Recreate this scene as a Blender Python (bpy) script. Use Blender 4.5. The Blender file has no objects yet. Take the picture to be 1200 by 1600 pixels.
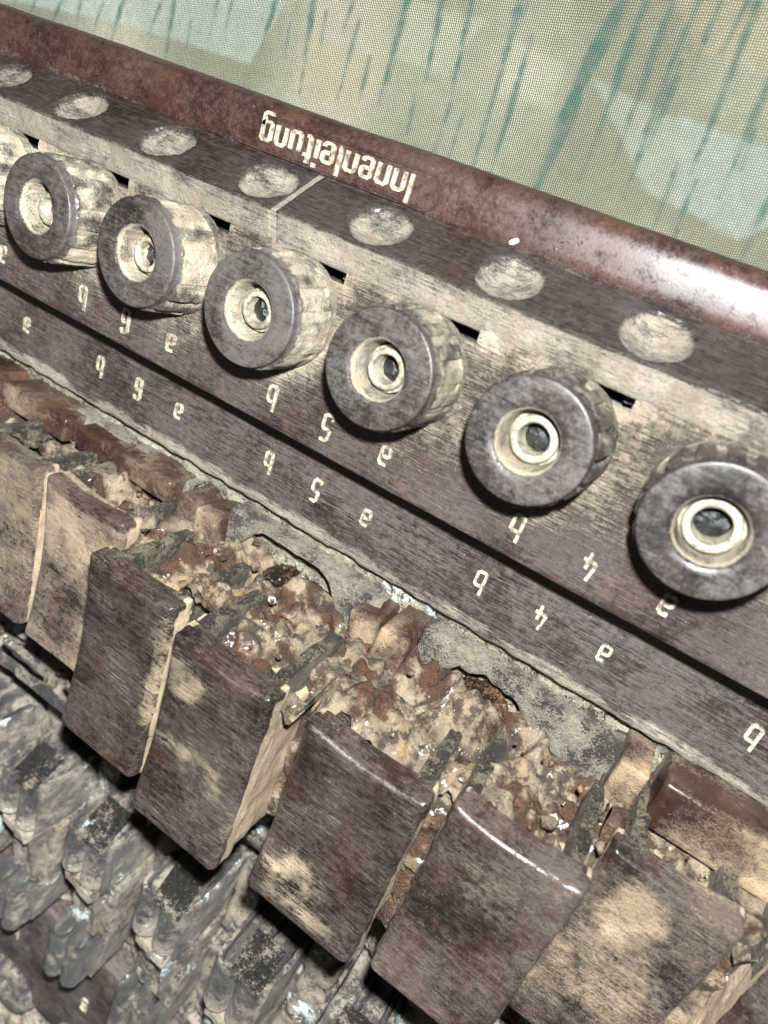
import bpy, bmesh, math, random
from mathutils import Vector, Matrix, noise
import numpy as np

# ------------------------------------------------------------------ units: 1 u = one knob pitch = 20 mm
S = 0.02
scn = bpy.context.scene
COL = scn.collection
random.seed(7)

# ------------------------------------------------------------------ camera
R = ((0.8270, 0.3200, -0.4620), (0.4630, -0.8540, 0.2370), (-0.3190, -0.4100, -0.8540))   # right, down, forward
Rm = np.array(R); U_, _, V_ = np.linalg.svd(Rm); Rm = U_ @ V_
CAM = (4.709, 0.962, 4.093)
cam = bpy.data.cameras.new('camera'); camo = bpy.data.objects.new('camera', cam); COL.objects.link(camo)
M = Matrix.Identity(4)
for i in range(3):
    M[i][0] = Rm[0][i]; M[i][1] = -Rm[1][i]; M[i][2] = -Rm[2][i]; M[i][3] = CAM[i] * S
camo.matrix_world = M
cam.sensor_fit = 'VERTICAL'; cam.sensor_height = 36; cam.sensor_width = 27
cam.lens = 1074.33 / 1600 * 36
cam.clip_start = 0.002; cam.clip_end = 5
cam.dof.use_dof = True; cam.dof.focus_distance = 5.2 * S; cam.dof.aperture_fstop = 26
scn.camera = camo

# ------------------------------------------------------------------ world + phone flash + exposure
w = bpy.data.worlds.new('World'); scn.world = w; w.use_nodes = True
bg = w.node_tree.nodes['Background']; bg.inputs[0].default_value = (1.0, 1.0, 1.0, 1); bg.inputs[1].default_value = 0.065
fl = bpy.data.lights.new('phone_flash', 'POINT'); fl.energy = 155.0; fl.use_nodes = True; fl.shadow_soft_size = 0.12 * S; fl.color = (0.955, 0.985, 1.0)
flo = bpy.data.objects.new('phone_flash', fl); COL.objects.link(flo); flo.location = (4.75 * S, 1.75 * S, 4.1 * S)
_t = fl.node_tree; _e = _t.nodes['Emission']; _f = _t.nodes.new('ShaderNodeLightFalloff'); _f.inputs[0].default_value = 1.0; _t.links.new(_f.outputs['Constant'], _e.inputs['Strength'])
scn.view_settings.view_transform = 'Standard'; scn.view_settings.look = 'None'
scn.view_settings.exposure = 0.74; scn.view_settings.gamma = 1.0

# ------------------------------------------------------------------ material helpers
class NT:
    def __init__(s, name):
        s.m = bpy.data.materials.new(name); s.m.use_nodes = True; s.t = s.m.node_tree; s.t.nodes.clear()
        s.out = s.n('ShaderNodeOutputMaterial'); s.b = s.n('ShaderNodeBsdfPrincipled'); s.l(s.b.outputs[0], s.out.inputs[0])
        tc = s.n('ShaderNodeTexCoord'); v = s.n('ShaderNodeVectorMath'); v.operation = 'SCALE'; v.inputs['Scale'].default_value = 1 / S
        s.l(tc.outputs['Object'], v.inputs[0]); s.co = v.outputs[0]
    def n(s, t): return s.t.nodes.new(t)
    def l(s, a, b): s.t.links.new(a, b)
    def put(s, v, i):
        if isinstance(v, (int, float)): i.default_value = v
        elif isinstance(v, tuple): i.default_value = v if len(v) == 4 or i.type == 'VECTOR' else v + (1,)
        else: s.l(v, i)
    def vec(s, sc, off=(0, 0, 0), rot=(0, 0, 0)):
        m = s.n('ShaderNodeMapping'); s.l(s.co, m.inputs[0]); m.inputs['Scale'].default_value = sc; m.inputs['Location'].default_value = off; m.inputs['Rotation'].default_value = rot
        return m.outputs[0]
    def noise(s, sc, det=5, rough=.6, vec=None, dist=0.0):
        n = s.n('ShaderNodeTexNoise'); s.l(vec or s.co, n.inputs['Vector']); n.inputs['Scale'].default_value = sc; n.inputs['Detail'].default_value = det
        n.inputs['Roughness'].default_value = rough; n.inputs['Distortion'].default_value = dist; return n.outputs[0]
    def vor(s, sc, vec=None, feat='F1', out=0):
        n = s.n('ShaderNodeTexVoronoi'); n.feature = feat; s.l(vec or s.co, n.inputs['Vector']); n.inputs['Scale'].default_value = sc; return n.outputs[out]
    def math(s, op, a, b=0.0, c=0.0, clamp=False):
        n = s.n('ShaderNodeMath'); n.operation = op; n.use_clamp = clamp; s.put(a, n.inputs[0]); s.put(b, n.inputs[1]); s.put(c, n.inputs[2]); return n.outputs[0]
    def ss(s, v, lo, hi, a=0.0, b=1.0, t='SMOOTHSTEP'):
        n = s.n('ShaderNodeMapRange'); n.interpolation_type = t; s.put(v, n.inputs[0]); n.inputs[1].default_value = lo; n.inputs[2].default_value = hi; n.inputs[3].default_value = a; n.inputs[4].default_value = b; return n.outputs[0]
    def mix(s, f, a, b, mode='MIX'):
        n = s.n('ShaderNodeMix'); n.data_type = 'RGBA'; n.blend_type = mode; s.put(f, n.inputs[0]); s.put(a, n.inputs[6]); s.put(b, n.inputs[7]); return n.outputs[2]
    def attr(s, name, out='Fac'):
        n = s.n('ShaderNodeAttribute'); n.attribute_name = name; return n.outputs[out]
    def bump(s, h, st=.3, d=.02):
        n = s.n('ShaderNodeBump'); n.inputs['Strength'].default_value = st; n.inputs['Distance'].default_value = d * S; s.put(h, n.inputs['Height']); s.l(n.outputs[0], s.b.inputs['Normal'])
    def fin(s, col, rough, metal=0.0, spec=.5):
        s.put(col, s.b.inputs['Base Color']); s.put(rough, s.b.inputs['Roughness']); s.put(metal, s.b.inputs['Metallic']); s.b.inputs['Specular IOR Level'].default_value = spec
        return s.m
def lin(r, g, b):
    f = lambda c: ((c / 255 + .055) / 1.055) ** 2.4 if c > 10 else c / 255 / 12.92
    return (f(r), f(g), f(b), 1)

def bakelite(name, bias=0.0, c1=(62, 34, 28), c2=(42, 28, 32), rough=.33, st=1.0, lg=1.0, film=(120, 104, 92), fo=.4, heavy=(168, 152, 130), spk=.8, sp=.5, grain=1.0):
    """moulded bakelite: brown body, thin rubbed film of dust in brushed streaks with satin sheen painted into its colour, thicker dust where the mesh says so"""
    g = NT(name)
    large = g.noise(1.5, 7, .6); mid = g.noise(5.5, 6, .65); fine = g.noise(70, 3, .7); sp_ = g.noise(19, 5, .7)
    streak = g.noise(1.0, 5, .66, g.vec((5.0, 70, 58), (0, 0, 0), (0, 0, .03))); streak2 = g.noise(1.0, 3, .6, g.vec((8.0, 210, 180), (3, 1, 7), (0, 0, -.03)))
    a = g.attr('dust')
    base = g.mix(g.ss(g.noise(2.3, 6, .65), .36, .64), lin(c1[0] * .92, c1[1] * .9, c1[2] * .9), lin(c2[0] * .9, c2[1] * .88, c2[2] * .88))
    base = g.mix(g.ss(mid, .42, .7, 0, .6), base, lin(c2[0] * .8, c2[1] * .78, c2[2] * .8))
    # rubbed dust film; its grey also paints in a satin sheen
    f = g.math('MULTIPLY_ADD', g.math('SUBTRACT', streak, .5), 1.1 * st, g.math('MULTIPLY_ADD', g.math('SUBTRACT', large, .5), 2.0 * lg, .5))
    f = g.math('MULTIPLY_ADD', g.math('SUBTRACT', sp_, .5), .8 * grain, f)
    f = g.math('MULTIPLY_ADD', g.math('SUBTRACT', streak2, .5), 1.5 * st, f)
    f = g.math('MULTIPLY_ADD', g.math('SUBTRACT', fine, .5), .7 * grain, f)
    fm = g.math('MULTIPLY', g.ss(f, .1, 1.0), fo)
    fcol = g.mix(g.ss(large, .4, .6), lin(*film), lin(film[0] * .84, film[1] * .85, film[2] * .88))
    col = g.mix(fm, base, fcol)
    # thick dust
    m = g.math('MULTIPLY_ADD', g.math('SUBTRACT', large, .5), 1.6 * lg, bias)
    m = g.math('MULTIPLY_ADD', g.math('SUBTRACT', mid, .5), 1.1, m)
    m = g.math('MULTIPLY_ADD', g.math('SUBTRACT', streak, .5), 1.15 * st, m)
    m = g.math('MULTIPLY_ADD', g.math('SUBTRACT', streak2, .5), 1.0 * st, m)
    m = g.math('MULTIPLY_ADD', g.math('SUBTRACT', fine, .5), .9 * grain, m)
    m = g.math('MULTIPLY_ADD', g.math('SUBTRACT', sp_, .5), .9 * grain, m)
    m = g.math('MULTIPLY_ADD', a, 1.15, m)
    mask = g.ss(m, .1, .85)
    hc = g.mix(g.ss(mid, .35, .68), lin(*heavy), lin(heavy[0] * .80, heavy[1] * .78, heavy[2] * .75))
    hc = g.mix(g.ss(fine, .38, .75, 0, .5), hc, lin(heavy[0] * .58, heavy[1] * .55, heavy[2] * .5))
    hc = g.mix(g.ss(sp_, .56, .68, 0, .45), hc, lin(heavy[0] * .5, heavy[1] * .46, heavy[2] * .42))
    col = g.mix(mask, col, hc)
    if spk:
        q = g.math('MULTIPLY', g.ss(g.vor(38), .04, .09, 1, 0), g.ss(g.noise(9, 3), .53, .62))
        col = g.mix(g.math('MULTIPLY', q, spk), col, lin(214, 206, 190))
    rg = g.math('MAXIMUM', g.ss(mask, 0, .6, 0, .85, 'LINEAR'), g.math('MULTIPLY_ADD', fm, .45, rough))
    rg = g.math('MULTIPLY_ADD', g.math('SUBTRACT', sp_, .5), .45, g.math('MULTIPLY_ADD', g.math('SUBTRACT', mid, .5), .3, rg), True)
    gr = g.math('MULTIPLY', g.math('MULTIPLY_ADD', fine, .5, g.math('MULTIPLY', sp_, .5)), g.math('MULTIPLY_ADD', mask, .94, .06))
    h = g.math('ADD', gr, g.math('MULTIPLY_ADD', mask, .35, g.math('MULTIPLY', streak2, .06 * st)))
    g.bump(h, .85, .03)
    return g.fin(col, rg, 0, sp)

def corroded(name, base=(66, 65, 62), crust=(164, 153, 135), cyan=.655, cr=.53, metal=.45, black=True):
    g = NT(name)
    n1 = g.noise(4.2, 8, .7); n2 = g.noise(20, 5, .72); n3 = g.noise(75, 3, .75); n4 = g.noise(1.9, 6, .6, g.vec((1, 1, 1), (9, 4, 2)))
    wv = g.noise(1, 4, .6, g.vec((9, 9, 3)))
    col = g.mix(g.ss(n2, .35, .7), lin(*base), lin(base[0] * .55, base[1] * .55, base[2] * .58))
    m = g.math('MULTIPLY_ADD', g.math('SUBTRACT', n2, .5), .8, n1); m = g.math('MULTIPLY_ADD', g.math('SUBTRACT', n3, .5), .8, m)
    m = g.math('MULTIPLY_ADD', g.attr('dust'), .35, m)
    cm = g.ss(m, cr - .03, cr + .06)
    cc = g.mix(g.ss(n2, .3, .7), lin(*crust), lin(crust[0] * .68, crust[1] * .66, crust[2] * .62))
    col = g.mix(cm, col, cc)
    vm = g.math('MULTIPLY_ADD', g.math('SUBTRACT', n2, .5), .5, n4)
    vm = g.math('MULTIPLY_ADD', g.attr('cyan'), .3, vm)
    vd = g.ss(vm, cyan, cyan + .07)
    col = g.mix(vd, col, g.mix(g.ss(n3, .35, .65), lin(178, 208, 205), lin(214, 218, 212)))
    rn = g.math('MULTIPLY_ADD', g.attr('rust'), .5, g.noise(4.5, 6, .7, g.vec((1, 1, 1), (2, 8, 5))))
    col = g.mix(g.ss(rn, .66, .76), col, g.mix(n2, lin(120, 62, 20), lin(60, 28, 12)))
    gl = g.math('MULTIPLY', g.ss(g.vor(46), .06, .13, 1, 0), g.ss(g.noise(8, 3), .5, .6))
    col = g.mix(g.math('MULTIPLY', gl, .85), col, lin(206, 200, 188))  # pale specks painted into the colour as glints
    g.bump(g.math('ADD', g.math('MULTIPLY_ADD', cm, .6, n2), g.math('MULTIPLY', n3, .9)), 1.0, .05)
    mt = g.math('MULTIPLY', g.math('SUBTRACT', 1.0, g.math('MAXIMUM', cm, vd)), metal)
    return g.fin(col, g.ss(cm, 0, 1, .30, .85, 'LINEAR'), mt, .5)

def dirt(name, off=(0, 0, 0)):
    g = NT(name)
    v = g.vec((1, 1, 1), off)
    n1 = g.noise(2.2, 6, .6, v, .4); n2 = g.noise(6, 6, .66, v); n3 = g.noise(60, 3, .75, v); n5 = g.noise(2.1, 6, .65, g.vec((1, 1, 1), (off[0] + 5, 2, 1)))
    col = g.mix(g.ss(n2, .35, .65), lin(128, 116, 96), lin(78, 68, 55))
    col = g.mix(g.ss(n1, .54, .64, 0, .8), col, lin(132, 108, 76))
    col = g.mix(g.ss(g.noise(5, 5, .7, v), .5, .58), col, lin(48, 41, 35))
    r = g.math('MULTIPLY_ADD', g.attr('rust'), .28, n5)
    r = g.math('MULTIPLY_ADD', g.math('SUBTRACT', n2, .5), .5, r)
    rm = g.ss(r, .50, .62)
    rc = g.mix(g.ss(n3, .3, .62), lin(86, 50, 27), lin(34, 20, 14))
    rc = g.mix(g.ss(n2, .45, .66), rc, lin(30, 18, 16))
    col = g.mix(rm, col, rc)
    wh = g.math('MULTIPLY_ADD', g.attr('cyan'), .4, g.noise(6.5, 5, .7, g.vec((1, 1, 1), (1, 7, off[0]))))
    col = g.mix(g.ss(wh, .66, .70), col, lin(206, 204, 198))
    col = g.mix(g.ss(n3, .2, .75, .0, .3), col, lin(84, 68, 48))
    g.bump(g.math('MULTIPLY_ADD', n3, .6, n2), .9, .05)
    return g.fin(col, g.ss(rm, 0, 1, .88, .42, 'LINEAR'), 0, .4)

def simple(name, col, rough=.6, metal=0.0, var=(0, 0, 0), sc=14, bump=.4):
    g = NT(name); n = g.noise(sc, 6, .7); f = g.noise(60, 3, .7)
    c = g.mix(g.ss(n, .4, .65), lin(*col), lin(*var)) if any(var) else lin(*col)
    c = g.mix(g.ss(f, .45, .8, 0, .5), c, lin(col[0] * .55, col[1] * .5, col[2] * .45))
    g.bump(g.math('MULTIPLY_ADD', f, .5, n), bump, .03); return g.fin(c, rough, metal)

M_frame = bakelite('frame_bakelite', -.36, (54, 34, 28), (33, 22, 19), .33, .1, 1.0, (110, 86, 73), .30, (124, 112, 100), grain=1.8)
M_bar = bakelite('bar_bakelite', -.26, (40, 28, 24), (25, 19, 17), .32, 1.0, .9, (104, 95, 86), .34, (134, 125, 113), grain=1.1)
M_panel = bakelite('panel_bakelite', -.02, (52, 40, 36), (33, 27, 25), .34, 1.0, 1.0, (122, 110, 99), .42, (150, 138, 121), grain=1.2)
M_strip = bakelite('strip_bakelite', -.12, (46, 36, 33), (29, 24, 22), .32, 1.1, .9, (122, 113, 104), .42, (138, 129, 116), grain=1.1)
M_flap = bakelite('flap_bakelite', -.06, (43, 29, 26), (23, 18, 16), .26, 1.25, 1.3, (120, 106, 95), .36, (166, 150, 123), grain=1.3)
M_flap2 = bakelite('flap_bakelite_dusty', .06, (47, 33, 29), (28, 22, 20), .28, .8, 1.3, (130, 113, 99), .40, (154, 136, 113), grain=1.3)
M_knob = bakelite('knob_bakelite', -.22, (44, 38, 35), (26, 23, 22), .34, .5, 1.2, (118, 110, 102), .5, (160, 150, 131), sp=.5, spk=.5, grain=1.3)
M_lug = bakelite('lug_bakelite', -.02, (54, 35, 27), (35, 23, 19), .3, .15, 1.3, (118, 97, 80), .3, (150, 128, 102), grain=1.2)
M_paint = simple('marking_paint', (160, 151, 131), .75, 0, (80, 68, 59), 22, .5)
M_brass = simple('sleeve_metal', (156, 149, 131), .42, .2, (100, 92, 77), 12, .4)
M_hole = simple('screw_steel', (44, 46, 44), .22, .4, (14, 15, 14), 14, .5)
M_metal = corroded('corroded_spring', (82, 83, 82), (166, 157, 142), .67, .565, .5)
M_leaf = corroded('crusted_leaf', (92, 90, 85), (168, 159, 144), .65, .55, .3)
M_plate = corroded('zinc_plate', (72, 70, 66), (140, 132, 118), .70, .50, .15)
M_ledge = corroded('crusted_ledge', (70, 66, 60), (168, 160, 140), .66, .50, .1)
M_crust = corroded('cavity_crust', (74, 66, 58), (164, 153, 136), .63, .50, .05)
M_cheek = corroded('cheek_plate', (52, 49, 43), (124, 112, 92), .8, .54, .2)
M_tab = corroded('dark_tab', (60, 60, 56), (140, 130, 114), .64, .56, .5)
M_dirt = dirt('hinge_dirt')
M_dirt2 = dirt('hinge_dirt_pale', (11, 3, 6))
M_core = corroded('rusted_core', (46, 30, 24), (126, 88, 48), .70, .55, .4)

# ------------------------------------------------------------------ mesh helpers
def link(name, verts, faces, mat, parent=None, smooth=True, attrs=None, kind=None, sharp=42):
    me = bpy.data.meshes.new(name)
    me.from_pydata([(x * S, y * S, z * S) for x, y, z in verts], [], faces)
    me.materials.append(mat)
    if smooth:
        me.shade_smooth()
        if sharp and kind != 'stuff' and mat not in (M_crust, M_core): me.set_sharp_from_angle(angle=math.radians(sharp))
    for k, v in (attrs or {}).items():
        a = me.attributes.new(k, 'FLOAT', 'POINT'); a.data.foreach_set('value', np.array(v, dtype=np.float32))
    o = bpy.data.objects.new(name, me); COL.objects.link(o)
    if parent is not None: o.parent = parent
    if kind: o['kind'] = kind
    return o
def fbm(p, sc=1.0, oct=4, h=.9):
    return noise.fractal(Vector((p[0] * sc, p[1] * sc, p[2] * sc)), h, 2.1, oct)
def turb(p, sc=1.0, oct=4):
    return noise.turbulence(Vector((p[0] * sc, p[1] * sc, p[2] * sc)), oct, False)
def ticks(a, b, n, r):
    """n+1 ticks with extra ones near the ends for the rounding"""
    e = [0, .12, .3, .55, 1.0]
    t = [a + r * q for q in e] + [a + r + (b - a - 2 * r) * k / n for k in range(1, n)] + [b - r * q for q in reversed(e)]
    return t
def rbox(c, s, r=.04, n=(4, 4, 4), fn=None, rot=None):
    """rounded box: vertices, faces; fn(p, q) deforms p, where q is the point in -1..1 box coordinates; rot = 3x3 matrix about c"""
    hx, hy, hz = s[0] / 2, s[1] / 2, s[2] / 2; r = min(r, hx * .98, hy * .98, hz * .98)
    T = [ticks(-h, h, k, r) for h, k in zip((hx, hy, hz), n)]
    idx = {}; V = []; F = []
    def vid(p):
        k = (round(p[0], 5), round(p[1], 5), round(p[2], 5))
        if k not in idx: idx[k] = len(V); V.append(p)
        return idx[k]
    for ax in range(3):
        a, b = [(1, 2), (2, 0), (0, 1)][ax]
        for sg in (-1, 1):
            e = (hx, hy, hz)[ax] * sg
            for i in range(len(T[a]) - 1):
                for j in range(len(T[b]) - 1):
                    q = []
                    for ii, jj in ((i, j), (i + 1, j), (i + 1, j + 1), (i, j + 1)):
                        p = [0, 0, 0]; p[ax] = e; p[a] = T[a][ii]; p[b] = T[b][jj]; q.append(vid(tuple(p)))
                    F.append(q if sg > 0 else q[::-1])
    out = []
    for p in V:
        ci = (max(-hx + r, min(hx - r, p[0])), max(-hy + r, min(hy - r, p[1])), max(-hz + r, min(hz - r, p[2])))
        d = Vector((p[0] - ci[0], p[1] - ci[1], p[2] - ci[2]))
        if d.length > 1e-9: d = d.normalized() * r
        v = Vector((ci[0] + d[0], ci[1] + d[1], ci[2] + d[2]))
        if fn: v = fn(v, (p[0] / hx, p[1] / hy, p[2] / hz))
        if rot is not None: v = rot @ v
        out.append((v[0] + c[0], v[1] + c[1], v[2] + c[2]))
    return out, F
def merge(parts):
    V = []; F = []
    for v, f in parts:
        o = len(V); V += v; F += [[i + o for i in q] for q in f]
    return V, F
def grid(us, vs, fn):
    V = [fn(u, v) for v in vs for u in us]; n = len(us)
    F = [[j * n + i, j * n + i + 1, (j + 1) * n + i + 1, (j + 1) * n + i] for j in range(len(vs) - 1) for i in range(n - 1)]
    return V, F
def lin_(a, b, n): return [a + (b - a) * i / n for i in range(n + 1)]
def rough_fn(amp, sc, seed=0, oct=4):
    def f(v, q):
        d = fbm((v[0] + seed, v[1] + seed * 1.7, v[2] - seed), sc, oct)
        n_ = Vector((q[0] ** 3, q[1] ** 3, q[2] ** 3))
        if n_.length > 1e-6: n_.normalize()
        return v + n_ * d * amp
    return f
def sweep_x(prof, xs, jit=0.0, seed=0):
    """open profile of (y, z) points swept along x"""
    V = []; n = len(prof)
    for x in xs:
        for (y, z) in prof:
            d = fbm((x * .8 + seed, y, z), 1.2, 3) * jit
            V.append((x, y + d, z + d))
    F = [[i * n + j, i * n + j + 1, (i + 1) * n + j + 1, (i + 1) * n + j] for i in range(len(xs) - 1) for j in range(n - 1)]
    F = [f[::-1] for f in F]
    return V, F

def thing(name, label, cat, loc=(0, 0, 0)):
    o = bpy.data.objects.new(name, None); COL.objects.link(o); o.location = [c * S for c in loc]; o['label'] = label; o['category'] = cat; o.empty_display_size = .01
    return o

X0, X1 = -3.4, 7.6
SB = thing('telephone_switchboard', 'dirt-caked brown bakelite field telephone switchboard with terminal knobs and drop flaps, lying on camouflage cloth', 'switchboard')

# ------------------------------------------------------------------ cloth under the switchboard
def cloth():
    ZC = -1.7
    # streaks and patches of the print, in cloth coordinates (u)
    st = STREAKS; N = (760, 230); xs = np.linspace(-7.0, 8.2, N[0]); ys = np.linspace(.2, 4.8, N[1])
    X, Y = np.meshgrid(xs, ys)
    Z = np.zeros_like(X)
    for j in range(N[1]):
        for i in range(N[0]):
            p = (xs[i], ys[j], 0)
            Z[j, i] = ZC + .06 * noise.noise(Vector((xs[i] * .55 + 3, ys[j] * .9, 1.3))) + .02 * noise.noise(Vector((xs[i] * 2.1, ys[j] * 1.4, 4)))
    base = np.array(lin(134, 135, 119)[:3]); olive = np.array(lin(108, 107, 90)[:3]); mint = np.array(lin(190, 210, 196)[:3]); green = np.array(lin(72, 98, 88)[:3]); grey = np.array(lin(168, 160, 146)[:3])
    C = np.zeros(X.shape + (3,)); C[:] = base
    nz = np.array([[noise.noise(Vector((x * .8 - 4, y * .8, 9))) for x in xs] for y in ys])
    nf = np.array([[noise.noise(Vector((x * 9, y * 9, 2))) + .6 * noise.noise(Vector((x * 23, y * 23, 5))) for x in xs] for y in ys])
    nz2 = np.array([[noise.noise(Vector((x * 4 - 4, y * 1.6, 5))) for x in xs] for y in ys])
    f = np.clip((nz + .05) / .25, 0, 1)[..., None]; C = C * (1 - f * .55) + olive * f * .55
    f = np.clip((-nz - .15) / .2, 0, 1)[..., None]; C = C * (1 - f * .5) + grey * f * .5
    def poly(P):
        d = np.full(X.shape, 1e9)
        n = len(P); ar = sum(P[i][0] * P[(i + 1) % n][1] - P[(i + 1) % n][0] * P[i][1] for i in range(n)); sg = 1 if ar > 0 else -1
        for i in range(n):
            (x0, y0), (x1, y1) = P[i], P[(i + 1) % n]; L = math.hypot(x1 - x0, y1 - y0)
            d = np.minimum(d, sg * ((x1 - x0) * (Y - y0) - (y1 - y0) * (X - x0)) / L)
        return d
    for P, c, a in PATCHES:
        m = np.clip((poly(P) + nf * .012) / .03 + .5, 0, 1)[..., None] * a
        C = C * (1 - m) + np.array(lin(*c)[:3]) * m
    for (x0, y0, x1, y1, wd) in st:
        L = math.hypot(x1 - x0, y1 - y0); dx, dy = (x1 - x0) / L, (y1 - y0) / L
        x0, y0, x1, y1 = x0 - dx * L * .05, y0 - dy * L * .05, x1 + dx * L * .15, y1 + dy * L * .15; L *= 1.2
        t = ((X - x0) * dx + (Y - y0) * dy) / L; q = np.abs((X - x0) * -dy + (Y - y0) * dx)
        ww = wd * .42 * np.clip(1.1 - t ** 2 * .95, 0, 1) * np.clip(t * 3 + .35, 0, 1) * (1 + .5 * nz2)
        m = np.clip((ww - q + nf * .012) / .030 + .5, 0, 1) * ((t > -.02) & (t < 1.02))
        m = (m * (.70 + .45 * nf + .25 * nz2))[..., None].clip(0, 1)
        C = C * (1 - m) + green * m
    C *= (1 + .07 * nf)[..., None]
    verts = np.stack([X, Y, Z], -1).reshape(-1, 3) * S
    me = bpy.data.meshes.new('camouflage_cloth'); n = N[0]
    faces = [(j * n + i, j * n + i + 1, (j + 1) * n + i + 1, (j + 1) * n + i) for j in range(N[1] - 1) for i in range(n - 1)]
    me.from_pydata(verts.tolist(), [], faces); me.shade_smooth()
    at = me.color_attributes.new('print', 'FLOAT_COLOR', 'POINT'); at.data.foreach_set('color', np.concatenate([C.reshape(-1, 3), np.ones((C.shape[0] * C.shape[1], 1))], 1).astype(np.float32).ravel())
    g = NT('woven_camouflage')
    pitch = .0168
    mp = g.vec((1 / pitch, 1 / pitch, 1), (0, 0, 0), (0, 0, -.12))
    dn = g.n('ShaderNodeTexNoise'); g.l(g.co, dn.inputs['Vector']); dn.inputs['Scale'].default_value = 7; dn.inputs['Detail'].default_value = 3
    av = g.n('ShaderNodeVectorMath'); av.operation = 'MULTIPLY_ADD'; g.l(dn.outputs['Color'], av.inputs[0]); av.inputs[1].default_value = (1.6, 1.6, 0); g.l(mp, av.inputs[2])
    sx = g.n('ShaderNodeSeparateXYZ'); g.l(av.outputs[0], sx.inputs[0]); u, v = sx.outputs[0], sx.outputs[1]
    PI = math.pi
    su = g.math('SINE', g.math('MULTIPLY', u, PI)); sv = g.math('SINE', g.math('MULTIPLY', v, PI))
    # plain weave: warp over weft in a chequer
    ck = g.math('SIGN', g.math('MULTIPLY', su, sv))
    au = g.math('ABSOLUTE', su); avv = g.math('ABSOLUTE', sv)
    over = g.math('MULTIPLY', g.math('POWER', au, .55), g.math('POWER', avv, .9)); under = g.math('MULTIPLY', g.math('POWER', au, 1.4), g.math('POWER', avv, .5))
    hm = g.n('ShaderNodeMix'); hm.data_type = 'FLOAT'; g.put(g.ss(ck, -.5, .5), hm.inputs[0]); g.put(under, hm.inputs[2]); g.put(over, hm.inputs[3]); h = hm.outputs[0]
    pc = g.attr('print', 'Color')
    col = g.mix(g.ss(h, .05, .6), g.mix(1.0, pc, (.5, .49, .44, 1), 'MULTIPLY'), pc)  # gaps between threads painted darker to stand for their shade
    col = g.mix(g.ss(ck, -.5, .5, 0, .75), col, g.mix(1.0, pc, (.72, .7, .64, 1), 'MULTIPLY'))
    col = g.mix(g.ss(g.noise(5, 6, .7), .55, .75, 0, .18), col, lin(116, 108, 88))
    g.bump(g.math('MULTIPLY_ADD', g.noise(120, 2), .15, h), 1.0, .02)
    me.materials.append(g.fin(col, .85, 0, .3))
    o = bpy.data.objects.new('camouflage_cloth', me); COL.objects.link(o)
    o['label'] = 'woven camouflage cloth with mint patches and green rain streaks under the switchboard'; o['category'] = 'cloth'
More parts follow.
